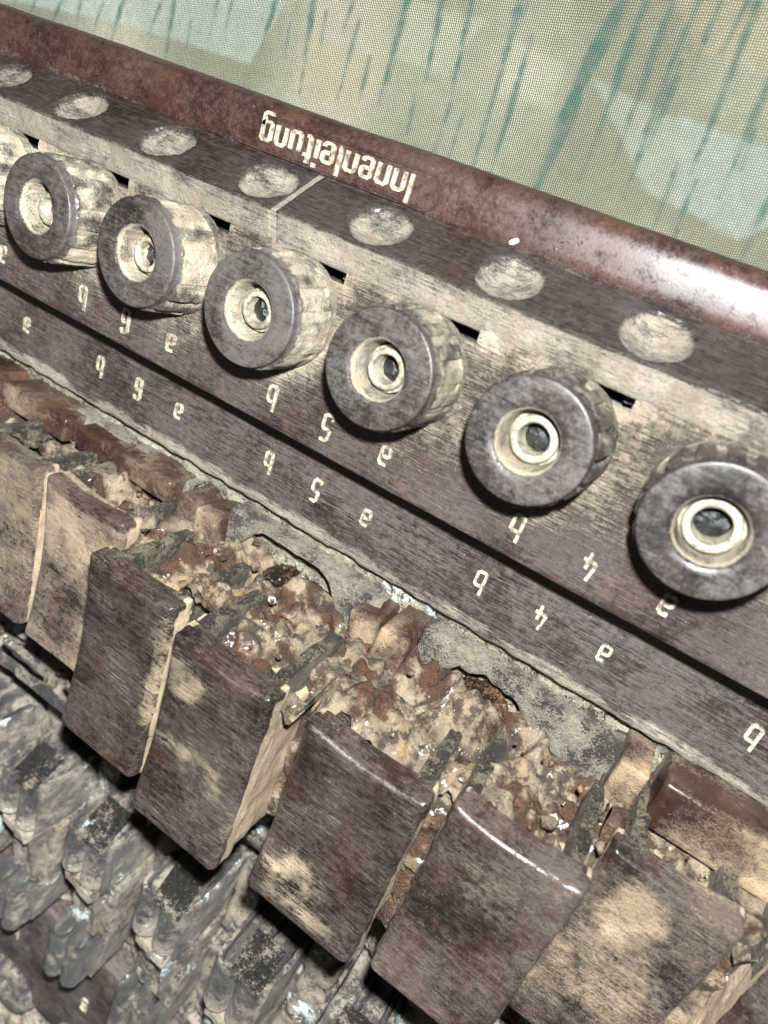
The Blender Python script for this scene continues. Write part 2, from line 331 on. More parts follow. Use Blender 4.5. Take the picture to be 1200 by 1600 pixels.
STREAKS = [(-3.129, 1.43, -3.204, 1.268, 0.049), (-2.654, 1.635, -2.894, 1.243, 0.057), (-2.462, 1.672, -2.522, 1.262, 0.053), (-2.174, 1.588, -2.262, 1.346, 0.047), (-1.876, 1.782, -2.018, 1.3, 0.062), (-1.382, 1.771, -1.502, 1.505, 0.047), (-1.236, 1.851, -1.259, 1.337, 0.063), (-0.711, 2.002, -0.738, 1.613, 0.051), (-0.552, 2.032, -0.559, 1.728, 0.043), (-0.065, 2.124, -0.107, 1.696, 0.06), (0.304, 2.193, 0.397, 1.505, 0.066), (0.468, 2.037, 0.504, 1.804, 0.039), (0.703, 2.269, 0.685, 1.963, 0.048), (0.809, 2.022, 0.811, 1.528, 0.056), (1.218, 2.366, 1.209, 1.625, 0.069), (1.484, 2.416, 1.562, 1.851, 0.056), (1.73, 2.462, 1.825, 1.774, 0.06), (2.116, 2.535, 2.18, 1.86, 0.081), (2.177, 1.868, 2.219, 1.327, 0.053), (2.336, 1.977, 2.38, 1.339, 0.057), (1.519, 1.652, 1.559, 1.393, 0.041), (1.853, 1.663, 1.84, 1.295, 0.049), (1.984, 1.625, 1.991, 1.337, 0.038), (2.891, 2.681, 2.765, 1.848, 0.129), (2.804, 2.01, 2.799, 1.278, 0.161), (3.027, 2.572, 3.094, 1.599, 0.063), (3.212, 2.648, 3.273, 1.761, 0.074), (3.375, 2.331, 3.456, 1.545, 0.065), (3.373, 2.772, 3.381, 2.272, 0.07), (3.434, 2.325, 3.473, 1.858, 0.072), (3.511, 2.743, 3.528, 2.346, 0.048), (3.732, 2.84, 3.769, 2.44, 0.062), (3.772, 2.554, 3.823, 1.826, 0.06), (4.035, 2.386, 4.082, 1.73, 0.066), (3.72, 1.724, 3.756, 1.317, 0.047), (3.889, 1.673, 3.923, 1.311, 0.042), (4.389, 1.779, 4.413, 1.238, 0.058), (2.314, 2.241, 2.326, 1.85, 0.04), (1.242, 1.872, 1.24, 1.68, 0.035), (-1.003, 1.689, -1.009, 1.474, 0.046), (-3.437, 1.429, -3.48, 1.302, 0.054), (1.004, 1.818, 1.021, 1.529, 0.043), (0.128, 1.871, 0.159, 1.628, 0.041), (4.091, 2.085, 4.13, 1.85, 0.036), (-3.43, 3.98, -3.46, 3.46, 0.06), (2.39, 3.12, 2.37, 2.81, 0.072), (-3.11, 3.42, -3.15, 2.52, 0.054), (5.55, 3.86, 5.51, 3.17, 0.038), (2.52, 4.56, 2.49, 3.95, 0.067), (3.07, 3.12, 3.03, 2.36, 0.06), (-2.48, 3.06, -2.52, 2.24, 0.054), (3.78, 4.58, 3.75, 3.85, 0.076), (-1.08, 4.44, -1.1, 3.87, 0.077), (6.18, 3.18, 6.16, 2.79, 0.041), (7.48, 3.79, 7.45, 3.11, 0.045), (0.61, 3.69, 0.58, 3.18, 0.059), (1.76, 4.63, 1.73, 3.92, 0.076), (5.85, 4.78, 5.81, 4.08, 0.038), (5.91, 4.74, 5.87, 3.89, 0.058), (3.71, 3.38, 3.67, 2.58, 0.059), (-2.73, 3.11, -2.77, 2.3, 0.079), (-5.67, 4.44, -5.7, 3.89, 0.038), (-2.59, 4.38, -2.63, 3.56, 0.032), (2.22, 3.08, 2.18, 2.35, 0.047), (6.21, 4.77, 6.18, 4.16, 0.08), (-2.35, 3.14, -2.39, 2.48, 0.032), (-4.04, 3.73, -4.07, 3.07, 0.038), (-6.36, 4.56, -6.39, 4.07, 0.078), (6.45, 3.68, 6.42, 3.1, 0.056), (2.66, 4.07, 2.63, 3.44, 0.061), (7.11, 3.91, 7.08, 3.35, 0.066), (-3.44, 3.54, -3.48, 2.66, 0.056), (1.23, 3.02, 1.2, 2.47, 0.059), (-6.7, 4.11, -6.73, 3.43, 0.033), (2.41, 3.84, 2.37, 3.13, 0.048), (3.6, 4.33, 3.59, 4.02, 0.033), (3.14, 4.73, 3.12, 4.28, 0.053), (1.89, 3.58, 1.86, 3.06, 0.046), (-1.46, 4.07, -1.49, 3.59, 0.049), (4.58, 3.05, 4.55, 2.41, 0.067), (-2.35, 3.4, -2.39, 2.62, 0.042), (-4.19, 3.78, -4.23, 3.06, 0.035), (-2.17, 3.6, -2.21, 2.8, 0.052), (5.83, 3.3, 5.81, 2.8, 0.063), (6.27, 3.81, 6.25, 3.38, 0.036), (0.94, 3.34, 0.91, 2.56, 0.072), (-4.25, 3.5, -4.29, 2.72, 0.062), (5.09, 3.62, 5.07, 3.24, 0.045), (4.91, 3.49, 4.88, 2.98, 0.051), (-0.7, 3.74, -0.75, 2.88, 0.038), (-6.93, 4.7, -6.97, 3.87, 0.079), (-0.48, 4.71, -0.53, 3.85, 0.041), (4.18, 4.51, 4.15, 3.81, 0.056), (-2.66, 3.61, -2.69, 3.18, 0.033), (1.83, 3.52, 1.79, 2.73, 0.032), (6.55, 4.25, 6.51, 3.39, 0.075), (6.5, 4.04, 6.48, 3.73, 0.067), (-4.42, 3.54, -4.46, 2.84, 0.056), (-0.79, 4.69, -0.83, 4.02, 0.047), (-3.21, 4.55, -3.24, 3.96, 0.069), (-1.72, 3.36, -1.75, 2.73, 0.071), (-4.43, 4.43, -4.47, 3.57, 0.07), (5.35, 3.01, 5.32, 2.34, 0.073), (-6.25, 3.49, -6.27, 3.03, 0.056), (-0.66, 3.85, -0.69, 3.09, 0.03), (-6.18, 3.23, -6.2, 2.85, 0.033), (7.62, 4.54, 7.6, 4.19, 0.055), (-2.26, 3.57, -2.29, 3.06, 0.062), (1.8, 3.65, 1.78, 3.23, 0.046), (-5.14, 4.0, -5.18, 3.27, 0.049), (-5.8, 3.32, -5.83, 2.8, 0.06), (4.74, 3.68, 4.7, 2.9, 0.061), (-0.53, 3.67, -0.56, 3.07, 0.065), (-0.69, 4.25, -0.72, 3.67, 0.042), (6.61, 2.75, 6.59, 2.41, 0.051), (6.28, 3.08, 6.23, 2.22, 0.049), (7.69, 2.92, 7.67, 2.47, 0.053), (5.37, 2.96, 5.33, 2.27, 0.074), (7.38, 2.7, 7.34, 1.96, 0.058), (5.31, 2.56, 5.29, 2.26, 0.037), (7.32, 1.58, 7.31, 1.22, 0.035), (7.64, 1.82, 7.63, 1.51, 0.072), (5.36, 3.02, 5.33, 2.31, 0.072), (7.86, 2.54, 7.82, 1.76, 0.032), (7.3, 2.42, 7.27, 1.69, 0.035), (7.25, 3.18, 7.23, 2.85, 0.046), (6.69, 2.99, 6.67, 2.55, 0.039), (5.75, 2.61, 5.71, 1.86, 0.05), (6.1, 2.21, 6.08, 1.7, 0.051), (5.25, 2.4, 5.21, 1.52, 0.051), (7.24, 1.79, 7.21, 1.07, 0.068), (7.02, 2.43, 6.99, 1.84, 0.062), (7.69, 1.77, 7.67, 1.41, 0.067), (7.75, 2.43, 7.72, 1.87, 0.066)]
PATCHES = [([(-1.882, 1.808), (0.075, 2.174), (-0.091, 1.715), (-0.194, 1.497), (-1.839, 1.473)], (150, 164, 152), 0.6), ([(-4.08, 1.427), (-1.905, 1.83), (-1.841, 1.484), (-3.119, 1.373), (-4.065, 1.308)], (152, 168, 160), 0.65), ([(3.583, 2.035), (4.272, 1.993), (4.489, 1.597), (4.4, 1.45), (4.315, 1.422), (3.842, 1.495)], (148, 160, 150), 0.6), ([(2.873, 2.113), (3.198, 2.064), (3.602, 1.998), (3.842, 1.495), (3.595, 1.518)], (150, 160, 146), 0.5), ([(2.165, 2.209), (2.627, 2.14), (2.659, 1.843), (2.224, 1.825)], (164, 164, 148), 0.5), ([(1.206, 2.275), (1.908, 2.285), (1.746, 1.848), (1.183, 1.858)], (156, 158, 138), 0.5), ([(3.109, 2.76), (3.801, 2.888), (4.072, 2.394), (3.512, 2.421)], (150, 142, 116), 0.5), ([(0.325, 1.815), (1.259, 1.828), (1.035, 1.382), (0.388, 1.426)], (150, 146, 112), 0.45)]
cloth()

# ------------------------------------------------------------------ housing frame with raised lettering
xs = lin_(X0, X1, 220)
fp = [(.84, -.8), (.845, -.40), (.858, -.36), (.882, -.345), (.94, -.338), (1.02, -.334), (1.08, -.334), (1.125, -.338), (1.165, -.352), (1.195, -.38), (1.218, -.42), (1.226, -.48), (1.226, -1.0), (1.22, -1.72)]
v, f = sweep_x(fp, xs, .008, 3)
da = [max(0, .5 - abs(p[1] - .875) * 9) for p in v]
FR = link('housing_frame', v, f, M_frame, SB, attrs={'dust': da})

GL = {
 'I': (.16, [[(.08, 0), (.08, 1)]]),
 'n': (.5, [[(.08, 0), (.08, .66), (.42, .66), (.42, 0)]]),
 'e': (.5, [[(.42, .14), (.42, 0.0), (.08, 0), (.08, .66), (.42, .66), (.42, .33), (.12, .33)]]),
 'l': (.2, [[(.08, 1), (.08, .0), (.16, 0)]]),
 'i': (.2, [[(.08, 0), (.08, .66)], [(.08, .84), (.08, 1.0)]]),
 't': (.3, [[(.08, .95), (.08, .0), (.24, 0)], [(.0, .66), (.26, .66)]]),
 'u': (.5, [[(.08, .66), (.08, 0), (.42, 0), (.42, .66)]]),
 'g': (.5, [[(.42, .16), (.42, 0), (.08, 0), (.08, .66), (.42, .66), (.42, -.3), (.08, -.3)]]),
 'a': (.5, [[(.1, .66), (.42, .66), (.42, 0), (.08, 0), (.08, .36), (.38, .36)]]),
 'b': (.5, [[(.08, 1), (.08, 0), (.42, 0), (.42, .62), (.12, .62)]]),
 '4': (.54, [[(.14, 1), (.04, .32), (.5, .32)], [(.33, .62), (.33, 0)]]),
 '5': (.5, [[(.42, 1), (.1, 1), (.08, .56), (.42, .56), (.42, 0), (.06, 0), (.06, .16)]]),
 '6': (.5, [[(.42, .84), (.42, 1), (.08, 1), (.08, 0), (.42, 0), (.42, .56), (.12, .56)]]),
}
def stroke(pl, w):
    """mitred ribbon along a polyline with chamfered corners"""
    P = []
    for i, p in enumerate(pl):
        if 0 < i < len(pl) - 1:
            a, b = Vector(pl[i - 1]), Vector(pl[i + 1]); p = Vector(p); k = .07
            P.append(p + (a - p).normalized() * k); P.append(p + (b - p).normalized() * k)
        else: P.append(Vector(p))
    L = []; Rr = []
    for i, p in enumerate(P):
        d0 = (P[i] - P[i - 1]).normalized() if i else (P[1] - P[0]).normalized()
        d1 = (P[i + 1] - P[i]).normalized() if i < len(P) - 1 else d0
        t = (d0 + d1).normalized(); n_ = Vector((-t[1], t[0])); k = w / 2 / max(.5, n_.dot(Vector((-d0[1], d0[0]))))
        L.append(p + n_ * k); Rr.append(p - n_ * k)
    return L, Rr
def glyph(ch, x, y, z, h, parent, name='marking', wk=.135, rise=.014, wsc=1.0):
    """glyph read from the far side: its right is -x and its up is -y; x, y = its lower left corner as read"""
    V = []; F = []
    for si, pl in enumerate(GL[ch][1]):
        L, Rr = stroke(pl, wk * .9); zz = z + rise + si * .003
        for a, b in zip(L, Rr):
            for p, q, dz in ((a, zz, 0), (b, zz, 0)): V.append((x - p[0] * h * wsc, y - p[1] * h, q))
            for p in (a, b): V.append((x - p[0] * h * wsc, y - p[1] * h, z - .01))
        n = len(L); o = len(V) - 4 * n
        for i in range(n - 1):
            a = o + 4 * i; b = a + 4
            F += [[a, a + 1, b + 1, b], [a + 2, a, b, b + 2], [a + 1, a + 3, b + 3, b + 1]]
        F += [[o, o + 2, o + 3, o + 1], [o + 4 * n - 4, o + 4 * n - 3, o + 4 * n - 1, o + 4 * n - 2]]
    V = [(a + .004 * fbm((a * 30, b * 30, 1)), b + .004 * fbm((a * 30, b * 30, 5)), c) for a, b, c in V]
    return link(name, V, F, M_paint, parent, smooth=False)
# stadium shaped pad under the word
pv = []; cx0, cx1, cy, rr = .98, 2.54, .99, .112
ring = [(cx1 + rr * math.cos(a), cy + rr * math.sin(a)) for a in lin_(-math.pi / 2, math.pi / 2, 14)] + [(cx0 + rr * math.cos(a), cy + rr * math.sin(a)) for a in lin_(math.pi / 2, 1.5 * math.pi, 14)]
n = len(ring); zt = -.330; V = []
for x, y in ring:
    nx, ny = x - min(max(x, cx0), cx1), y - cy; l_ = math.hypot(nx, ny)
    for k, zz in ((-.010, -.012), (-.004, .004), (.004, .004), (.010, -.012)): V.append((x + nx / l_ * k, y + ny / l_ * k, zt + zz))
link('lettering_ridge', V, [[i * 4 + k, ((i + 1) % n) * 4 + k, ((i + 1) % n) * 4 + k + 1, i * 4 + k + 1] for i in range(n) for k in range(3)], M_frame, FR)
h = .178; xx = 2.45
TW = 1.25
for ch in 'Innenleitung':
    wd = GL[ch][0]
    glyph(ch, xx, 1.066, zt, h, FR, 'letter', .15, .006, TW)
    xx -= (wd + .085) * h * TW

# ------------------------------------------------------------------ dimpled bar in two lengths
def bar(xa, xb, seed):
    A = (.575, .085); B = (.872, -.372)                      # ridge and valley of the slope
    xs = lin_(xa, xb, int((xb - xa) / .02))
    ty = lin_(0, 1, 34)
    ds = [-2.2, -1.3, -.40, .53, 1.48, 2.42, 3.36, 4.29, 5.25, 6.22, 7.2]; L = math.hypot(B[0] - A[0], B[1] - A[1]); ny, nz_ = -(B[1] - A[1]) / L, (B[0] - A[0]) / L
    prof0 = [(.368, -.35), (.368, -.012), (.374, .006), (.385, .016), (.44, .038), (.5, .058), (.545, .074), (.562, .082)]
    V = []; D = []; np_ = len(prof0) + len(ty)
    for x in xs:
        e = min(x - xa, xb - x); ed = -.03 * max(0, 1 - e / .03) ** 2
        for (y, z) in prof0:
            d = .008 * fbm((x * 1.5 + seed, y * 3, z), 1, 4) + .012 * min(0, fbm((x * 7 + seed, y * 7, 3), 1, 3))
            V.append((x, y, z + d + ed)); D.append(.95 + .25 * fbm((x * 2, y * 4, seed)) if z > -.2 else .4)
        for t in ty:
            y = A[0] + (B[0] - A[0]) * t; z = A[1] + (B[1] - A[1]) * t
            rnd = -.02 * max(0, 1 - t / .05) ** 2
            dep = 0; du = .75 * max(0, 1 - t / .05) + .5 * max(0, (t - .93) / .07)
            for c in ds:
                r_ = math.hypot(x - c, (t - .47) * L) / .215
                if r_ < 1:
                    dep = -.065 * (1 - r_ ** 2.2) - .022 * min(1, (1 - r_) * 14) - .012 * max(0, 1 - abs(x - c) / .05) * (1 - r_)
                    dep += .010 * fbm((x * 9, t * 9, seed), 1, 4)
                    du = .85 * min(1, (1 - r_) * 10 + .2) + .35 * fbm((x * 4 + seed, t * 5, 2), 1, 4)
            k = dep + rnd + ed + .004 * fbm((x * 2, t * 2, 4 + seed))
            V.append((x, y + ny * k, z + nz_ * k)); D.append(du)
    F = [[i * np_ + j, (i + 1) * np_ + j, (i + 1) * np_ + j + 1, i * np_ + j + 1] for i in range(len(xs) - 1) for j in range(np_ - 1)]
    o = len(V)
    for xe, base in ((xa, 0), (xb, (len(xs) - 1) * np_)):    # end caps
        c = len(V); V.append((xe, .62, -.45)); D.append(.8)
        F += [[base + j, base + j + 1, c] if xe == xa else [base + j + 1, base + j, c] for j in range(np_ - 1)]
    return link('dimpled_bar', V, F, M_bar, SB, attrs={'dust': D})
bar(X0, 1.722, 1); bar(1.745, X1, 8)
# dust that fills the joint between the two lengths, just below both faces
JP = [(.378, .002), (.44, .026), (.5, .046), (.545, .062)] + [(.572 + .297 * t, .074 - .457 * t) for t in lin_(0, .98, 20)]
V = [(x + .004 * fbm((y * 9, z * 9, x * 40)), y, z + .004 * fbm((y * 20, z * 20, 1))) for (y, z) in JP for x in (1.712, 1.733, 1.755)]
F = [[i * 3 + k, i * 3 + k + 1, i * 3 + k + 4, i * 3 + k + 3] for i in range(len(JP) - 1) for k in range(2)]
link('joint_dust', V, F, M_bar, SB, attrs={'dust': [1] * len(V)}, kind='stuff')

# ------------------------------------------------------------------ terminal panel with notches under the bar
KX = [-1, 0, 1, 2, 3, 4, 5, 6]
def panel():
    xs = lin_(X0, X1, int((X1 - X0) / .04)); ys = [-.86, -.858, -.852, -.84, -.82] + lin_(-.78, .24, 26) + [.27, .30, .34, .38, .45]
    V = []; D = []
    for y in ys:
        for x in xs:
            z = 0
            if y < -.82: z = -.03 * ((-.82 - y) / .04) ** 2
            z += .006 * fbm((x * 1.3, y * 1.3, 2), 1, 3)
            d = 0
            for k in KX:
                r_ = math.hypot((x - k - .1), (y + .02))
                d = max(d, math.exp(-((r_ - .34) / .26) ** 2) if r_ > .34 else 1)
            d = d * (.62 + .5 * fbm((x * 2.2, y * 2.2, 7))) + max(0, (y - .2) * 2.2) + max(0, .35 - (y + .86) * 9)
            z += .018 * max(0, d - .4) * (1 + fbm((x * 9, y * 9, 1), 1, 4))
            V.append((x, y, z)); D.append(d * .78)
    n = len(xs); F = []
    for j in range(len(ys) - 1):
        for i in range(n - 1):
            xc, yc = (xs[i] + xs[i + 1]) / 2, (ys[j] + ys[j + 1]) / 2
            if yc > .30 and any(.0 < xc - k < .37 for k in KX): continue
            F.append([j * n + i, j * n + i + 1, (j + 1) * n + i + 1, (j + 1) * n + i])
    # front lip
    o = len(V)
    for x in xs: V.append((x, -.86, -.13)); D.append(.1)
    for x in xs: V.append((x, -.8, -.16)); D.append(0)
    for i in range(n - 1): F += [[i, o + i, o + i + 1, i + 1][::-1], [o + i, o + n + i, o + n + i + 1, o + i + 1][::-1]]
    F = [f if True else f for f in F]
    return link('terminal_panel', V, F, M_panel, SB, attrs={'dust': D})
TP = panel()
v, f = rbox(((X0 + X1) / 2, -.2, -.62), (X1 - X0, 1.5, .6), .02, (2, 2, 2))
link('panel_core', v, f, M_bar, SB)
for k in KX[:-1]:                                             # metal tongue seen in each notch
    v, f = rbox((k + .30 + .03 * math.sin(k * 5), .325, -.26 + .03 * math.cos(k * 3)), (.10, .05, .12), .015, (3, 3, 3), rough_fn(.03, 6, k))
    link('terminal_tongue', v, f, M_plate, SB, attrs={'dust': [.6] * len(v), 'cyan': [.55 if k in (3, 1) else .2] * len(v)})
for k, nm in ((0, '6'), (1, '5'), (2, '4')):
    glyph('b', 2 * k + .105, -.55, .0, .185, TP); glyph(nm, 2 * k + .605, -.55, .002, .185, TP)
for k in (-1, 0, 1, 2): glyph('a', 2 * k + 1.095, -.565, .002, .185, TP)

# ------------------------------------------------------------------ terminal knobs
def knob(cx, seed, fill, bush, ztop, hk=.475):
    rnd = random.Random(seed); NA = 256
    prof = [(.08, .19), (.13, .20), (.152, .215), (.160, .25), (.163, .31), (.166, .38), (.170, .42), (.177, .448), (.186, .465), (.197, .474)]
    prof += [(.24, .4745), (.28, .4750), (.32, .4748), (.342, .4745), (.3495, .4732), (.354, .470), (.3565, .465), (.3578, .456), (.3582, .424)]
    prof += [(.362, .417), (.370, .411), (.376, .403), (.379, .39), (.380, .375), (.381, .358)] + [(.382 + .006 * (1 - z / .35), z) for z in lin_(.34, .09, 14)] + [(.388, .08), (.389, .07), (.390, .05), (.390, .02), (.386, -.02)]
    ng = 16; ph = rnd.random() * 6; V = []; D = []; tilt = (rnd.uniform(-.03, .03), rnd.uniform(-.03, .03))
    for (r, z) in prof:
        for a_ in range(NA):
            a = 2 * math.pi * a_ / NA; ca, sa = math.cos(a), math.sin(a); rr = r; d = .0
            if r > .36 and .075 < z < .42:
                g = abs(((a * ng / (2 * math.pi) + ph) % 1) - .5) * 2          # 1 at groove centre
                gm = max(0, min(1, (g - .55) / .10)) * max(0, min(1, (z - .075) / .015)) * max(0, min(1, (.42 - z) / .012))
                fl_ = max(0, min(1, fill * 1.1 + 1.2 * fbm((ca * 1.3 + seed, sa * 1.3, z * 2 + seed), 1, 3) - .05))
                rr -= min(.034, rr - .352) * gm * (1 - fl_ * .85)
                lump = max(0, fbm((ca * 2.2 + seed * 3, sa * 2.2, z * 3.0), 1, 3) + fill * .4 - .25) * max(0, min(1, (.36 - z) / .15))
                rr += .045 * lump * fill + .004 * fl_ * fbm((ca * 12 + seed, sa * 12, z * 24), 1, 3)
                d = .42 + .55 * fl_ + .2 * gm + .4 * fbm((ca * 4 + seed, sa * 4, z * 7), 1, 3)
                d *= max(.2, min(1, (.42 - z) / .04))
            elif r > .36 and z <= .075: d = .7; rr += .012 * fill * fbm((ca * 6 + seed, sa * 6, z * 9), 1, 4)
            elif z > .44 and r > .17: d = .12 * fbm((ca * r * 9 + seed, sa * r * 9, seed), 1, 4) + .9 * max(0, (.199 - r) * 60)
            elif r < .2:
                d = .9 + .3 * fbm((ca * 2 + seed, sa * 2, z * 9), 1, 3); rr += .010 * fbm((ca * 3 + seed, sa * 3, z * 9), 1, 4) * (1 if z < .4 else .2) * (.3 + fill)
            zz = z + (.02 * fill * fbm((ca * r * 14 + seed, sa * r * 14, seed), 1, 4) if z < .23 and r < .17 else 0)
            V.append((cx + rr * ca + tilt[0] * zz, rr * sa + tilt[1] * zz, zz)); D.append(max(-.3, min(1.2, d)))
    n = len(prof); F = []
    for i in range(n - 1):
        for a_ in range(NA):
            b_ = (a_ + 1) % NA; F.append([i * NA + a_, (i + 1) * NA + a_, (i + 1) * NA + b_, i * NA + b_])
    o = link('terminal_knob', V, F, M_knob, SB, attrs={'dust': D})
    ro, ri = bush; NB = 56; V = []
    P = [(ri, .05), (ri + .002, ztop - .02), (ri + .007, ztop - .004), (ri + .014, ztop), (ro - .012, ztop), (ro - .004, ztop - .005), (ro, ztop - .015), (ro + .002, ztop - .05), (ro + .018, ztop - .055), (ro + .02, .16)]
    for (r, z) in P:
        for a_ in range(NB):
            a = 2 * math.pi * a_ / NB; e = .006 * fill * fbm((math.cos(a) * 3 + seed, math.sin(a) * 3, z * 6), 1, 3)
            V.append((cx + (r + e) * math.cos(a) + tilt[0] * z, (r + e) * math.sin(a) + tilt[1] * z, z + e))
    F = [[i * NB + a_, (i + 1) * NB + a_, (i + 1) * NB + (a_ + 1) % NB, i * NB + (a_ + 1) % NB] for i in range(len(P) - 1) for a_ in range(NB)]
    link('metal_sleeve', V, F, M_brass, o)
    zs = ztop - (.07 if fill > .5 else .13); V = [(cx + tilt[0] * .2, tilt[1] * .2, zs + .01)]
    for q, r in enumerate((ri * .5, ri + .004)):
        for a_ in range(24):
            a = 2 * math.pi * a_ / 24; V.append((cx + r * math.cos(a) + tilt[0] * .2, r * math.sin(a) + tilt[1] * .2, zs - q * .02 + .02 * fbm((math.cos(a) * r * 40, math.sin(a) * r * 40, seed))))
    F = [[0, 1 + a_, 1 + (a_ + 1) % 24] for a_ in range(24)] + [[1 + a_, 25 + a_, 25 + (a_ + 1) % 24, 1 + (a_ + 1) % 24] for a_ in range(24)]
    link('screw_end', V, F, M_hole, o)
    return o
for cx, sd, fl_, bu, zt_ in ((-1, 2, .75, (.115, .075), .37), (0, 3, .65, (.115, .072), .37), (1, 5, .6, (.118, .078), .37), (2, 8, .55, (.120, .080), .375), (3, 12, .45, (.126, .085), .365), (4, 15, .25, (.138, .088), .355), (5, 19, .15, (.146, .095), .37)): knob(cx, sd, fl_, bu, zt_)

# ------------------------------------------------------------------ marking strip (lower letters)
def strip():
    xs = lin_(X0, X1, 330); pr = [(-.80, -.60), (-.84, -.445), (-.86, -.43), (-.90, -.425), (-.935, -.428), (-.945, -.440), (-.955, -.428), (-.985, -.426), (-.995, -.434), (-1.005, -.424)]
    pr += [(y, -.422) for y in lin_(-1.04, -1.66, 16)] + [(-1.69, -.425), (-1.71, -.432), (-1.725, -.448), (-1.735, -.47), (-1.735, -.75)]
    V = []; D = []; n = len(pr)
    for x in xs:
        for (y, z) in pr:
            d = .005 * fbm((x * 1.2, y * 2, 3)); e = 0
            if y < -1.6: e = .75 * max(0, min(1, (-1.585 - y + .10 * fbm((x * 1.7, 2, 2), 1, 4)) / .06))
            if y > -1.0: e = .75 if -.99 < y < -.94 or y > -.91 else .3  # pale lines paint in the top edge's sheen along with its wear
            V.append((x, y + (.018 * fbm((x * 6, y, 1), 1, 4) if y < -1.7 else 0), z + d)); D.append(e)
    F = [[i * n + j, i * n + j + 1, (i + 1) * n + j + 1, (i + 1) * n + j] for i in range(len(xs) - 1) for j in range(n - 1)]
    return link('marking_strip', V, F, M_strip, SB, attrs={'dust': D})
MS = strip()
for k, nm in ((0, '6'), (1, '5'), (2, '4'), (3, '')):
    glyph('b', 2 * k - .035, -1.235, -.421, .185, MS)
    if nm: glyph(nm, 2 * k + .46, -1.235, -.42, .185, MS)
for k in (-1, 0, 1, 2): glyph('a', 2 * k + .95, -1.26, -.42, .185, MS)

# ------------------------------------------------------------------ crusted ledge below the strip, arched zinc plates, bakelite lugs
V, F = grid(lin_(X0, X1, 420), lin_(0, 1, 22), lambda x, t: (x, -1.66 - .62 * t + .02 * fbm((x * 5, t, 2)), -.56 - .06 * t + .06 * turb((x * 3.2, t * 3, 1), 1, 4) + .03 * fbm((x * 14, t * 9, 1), 1, 4)))
link('crusted_ledge', V, F, M_ledge, SB, attrs={'dust': [.25] * len(V), 'cyan': [.25 if 1.7 < p[0] < 4 else 0 for p in V]}, kind='stuff')

def arch_plate(xa, xb, ra, seed, cxk=.5, dz=0.0):
    """flat grey plate whose lower edge is cut by a round arch"""
    cx = xa + (xb - xa) * cxk; V = []; D = []; n = 70; m = 16
    ys = -1.86; Vt = []
    top = lambda x: -1.845 - .05 * (x - xa) / (xb - xa) + .01 * fbm((x * 6 + seed, 1, 1))
    def low(x):
        u_ = abs(x - cx) / ra
        y = -2.42
        if u_ < 1: y = max(y, -2.42 + ra * .92 * math.sqrt(1 - u_ * u_)) - .10 * max(0, fbm((x * 3 + seed, 5, 1), 1, 4))
        return min(top(x) - .05, y + .02 * fbm((x * 8, seed, 3)))
    for i in range(n + 1):
        x = xa + (xb - xa) * i / n; t0, l0 = top(x), low(x)
        for j in range(m + 1):
            t = j / m; y = t0 + (l0 - t0) * t; z = -.36 + dz + .012 * fbm((x * 4, y * 4, seed), 1, 4) - (.03 * max(0, 1 - t * 8)) - .02 * max(0, t * 6 - 5)
            V.append((x, y, z)); D.append(.25 + .5 * fbm((x * 3, y * 3, seed)))
        V.append((x, l0 + .005, -.62)); D.append(.3)
    k = m + 2
    F = [[i * k + j, i * k + j + 1, (i + 1) * k + j + 1, (i + 1) * k + j] for i in range(n) for j in range(k - 1)]
    o = len(V)
    for i in range(n + 1): V.append((V[i * k][0], V[i * k][1] + .004, -.60)); D.append(.2)
    F += [[i * k, (i + 1) * k, o + i + 1, o + i] for i in range(n)]
    return link('arched_plate', V, F, M_plate, SB, attrs={'dust': D, 'cyan': [.15] * len(V)})
arch_plate(1.72, 3.30, .62, 3, .42); arch_plate(3.70, 5.36, .50, 6, .36)
arch_plate(-.30, 1.25, .55, 9, .5, -.04)

def lug(c, s, r, seed, rz=0, dust=.3, ry=0, mat=None, am=.008):
    v, f = rbox(c, s, r * .6, (6, 6, 6), rough_fn(am, 7, seed), Matrix.Rotation(rz, 3, 'Z') @ Matrix.Rotation(ry, 3, 'Y'))
    D = [dust + .5 * fbm((p[0] * 3 + seed, p[1] * 3, p[2] * 3)) + max(0, (p[2] - c[2] - s[2] * .3) * 2) for p in v]
    return link('bakelite_lug', v, f, mat or M_lug, SB, attrs={'dust': D})
lug((3.28, -2.12, -.42), (.24, .36, .5), .05, 2, .12, .12); lug((3.56, -2.09, -.38), (.26, .38, .55), .05, 5, -.05, .2)
lug((5.42, -1.98, -.38), (.20, .34, .5), .04, 7, .0, .45)
lug((6.45, -1.93, -.36), (1.7, .40, .56), .07, 9, 0, .2)
lug((1.62, -2.08, -.44), (.24, .34, .5), .05, 11, .1, .2); lug((1.36, -2.04, -.46), (.2, .3, .5), .05, 14, -.2, .1)
lug((.55, -1.98, -.42), (1.2, .22, .4), .05, 16, .0, .1); lug((-.6, -1.98, -.40), (.9, .24, .44), .05, 18, .0, .1); lug((-1.9, -2.0, -.4), (1.4, .3, .44), .05, 20, .0, .1)

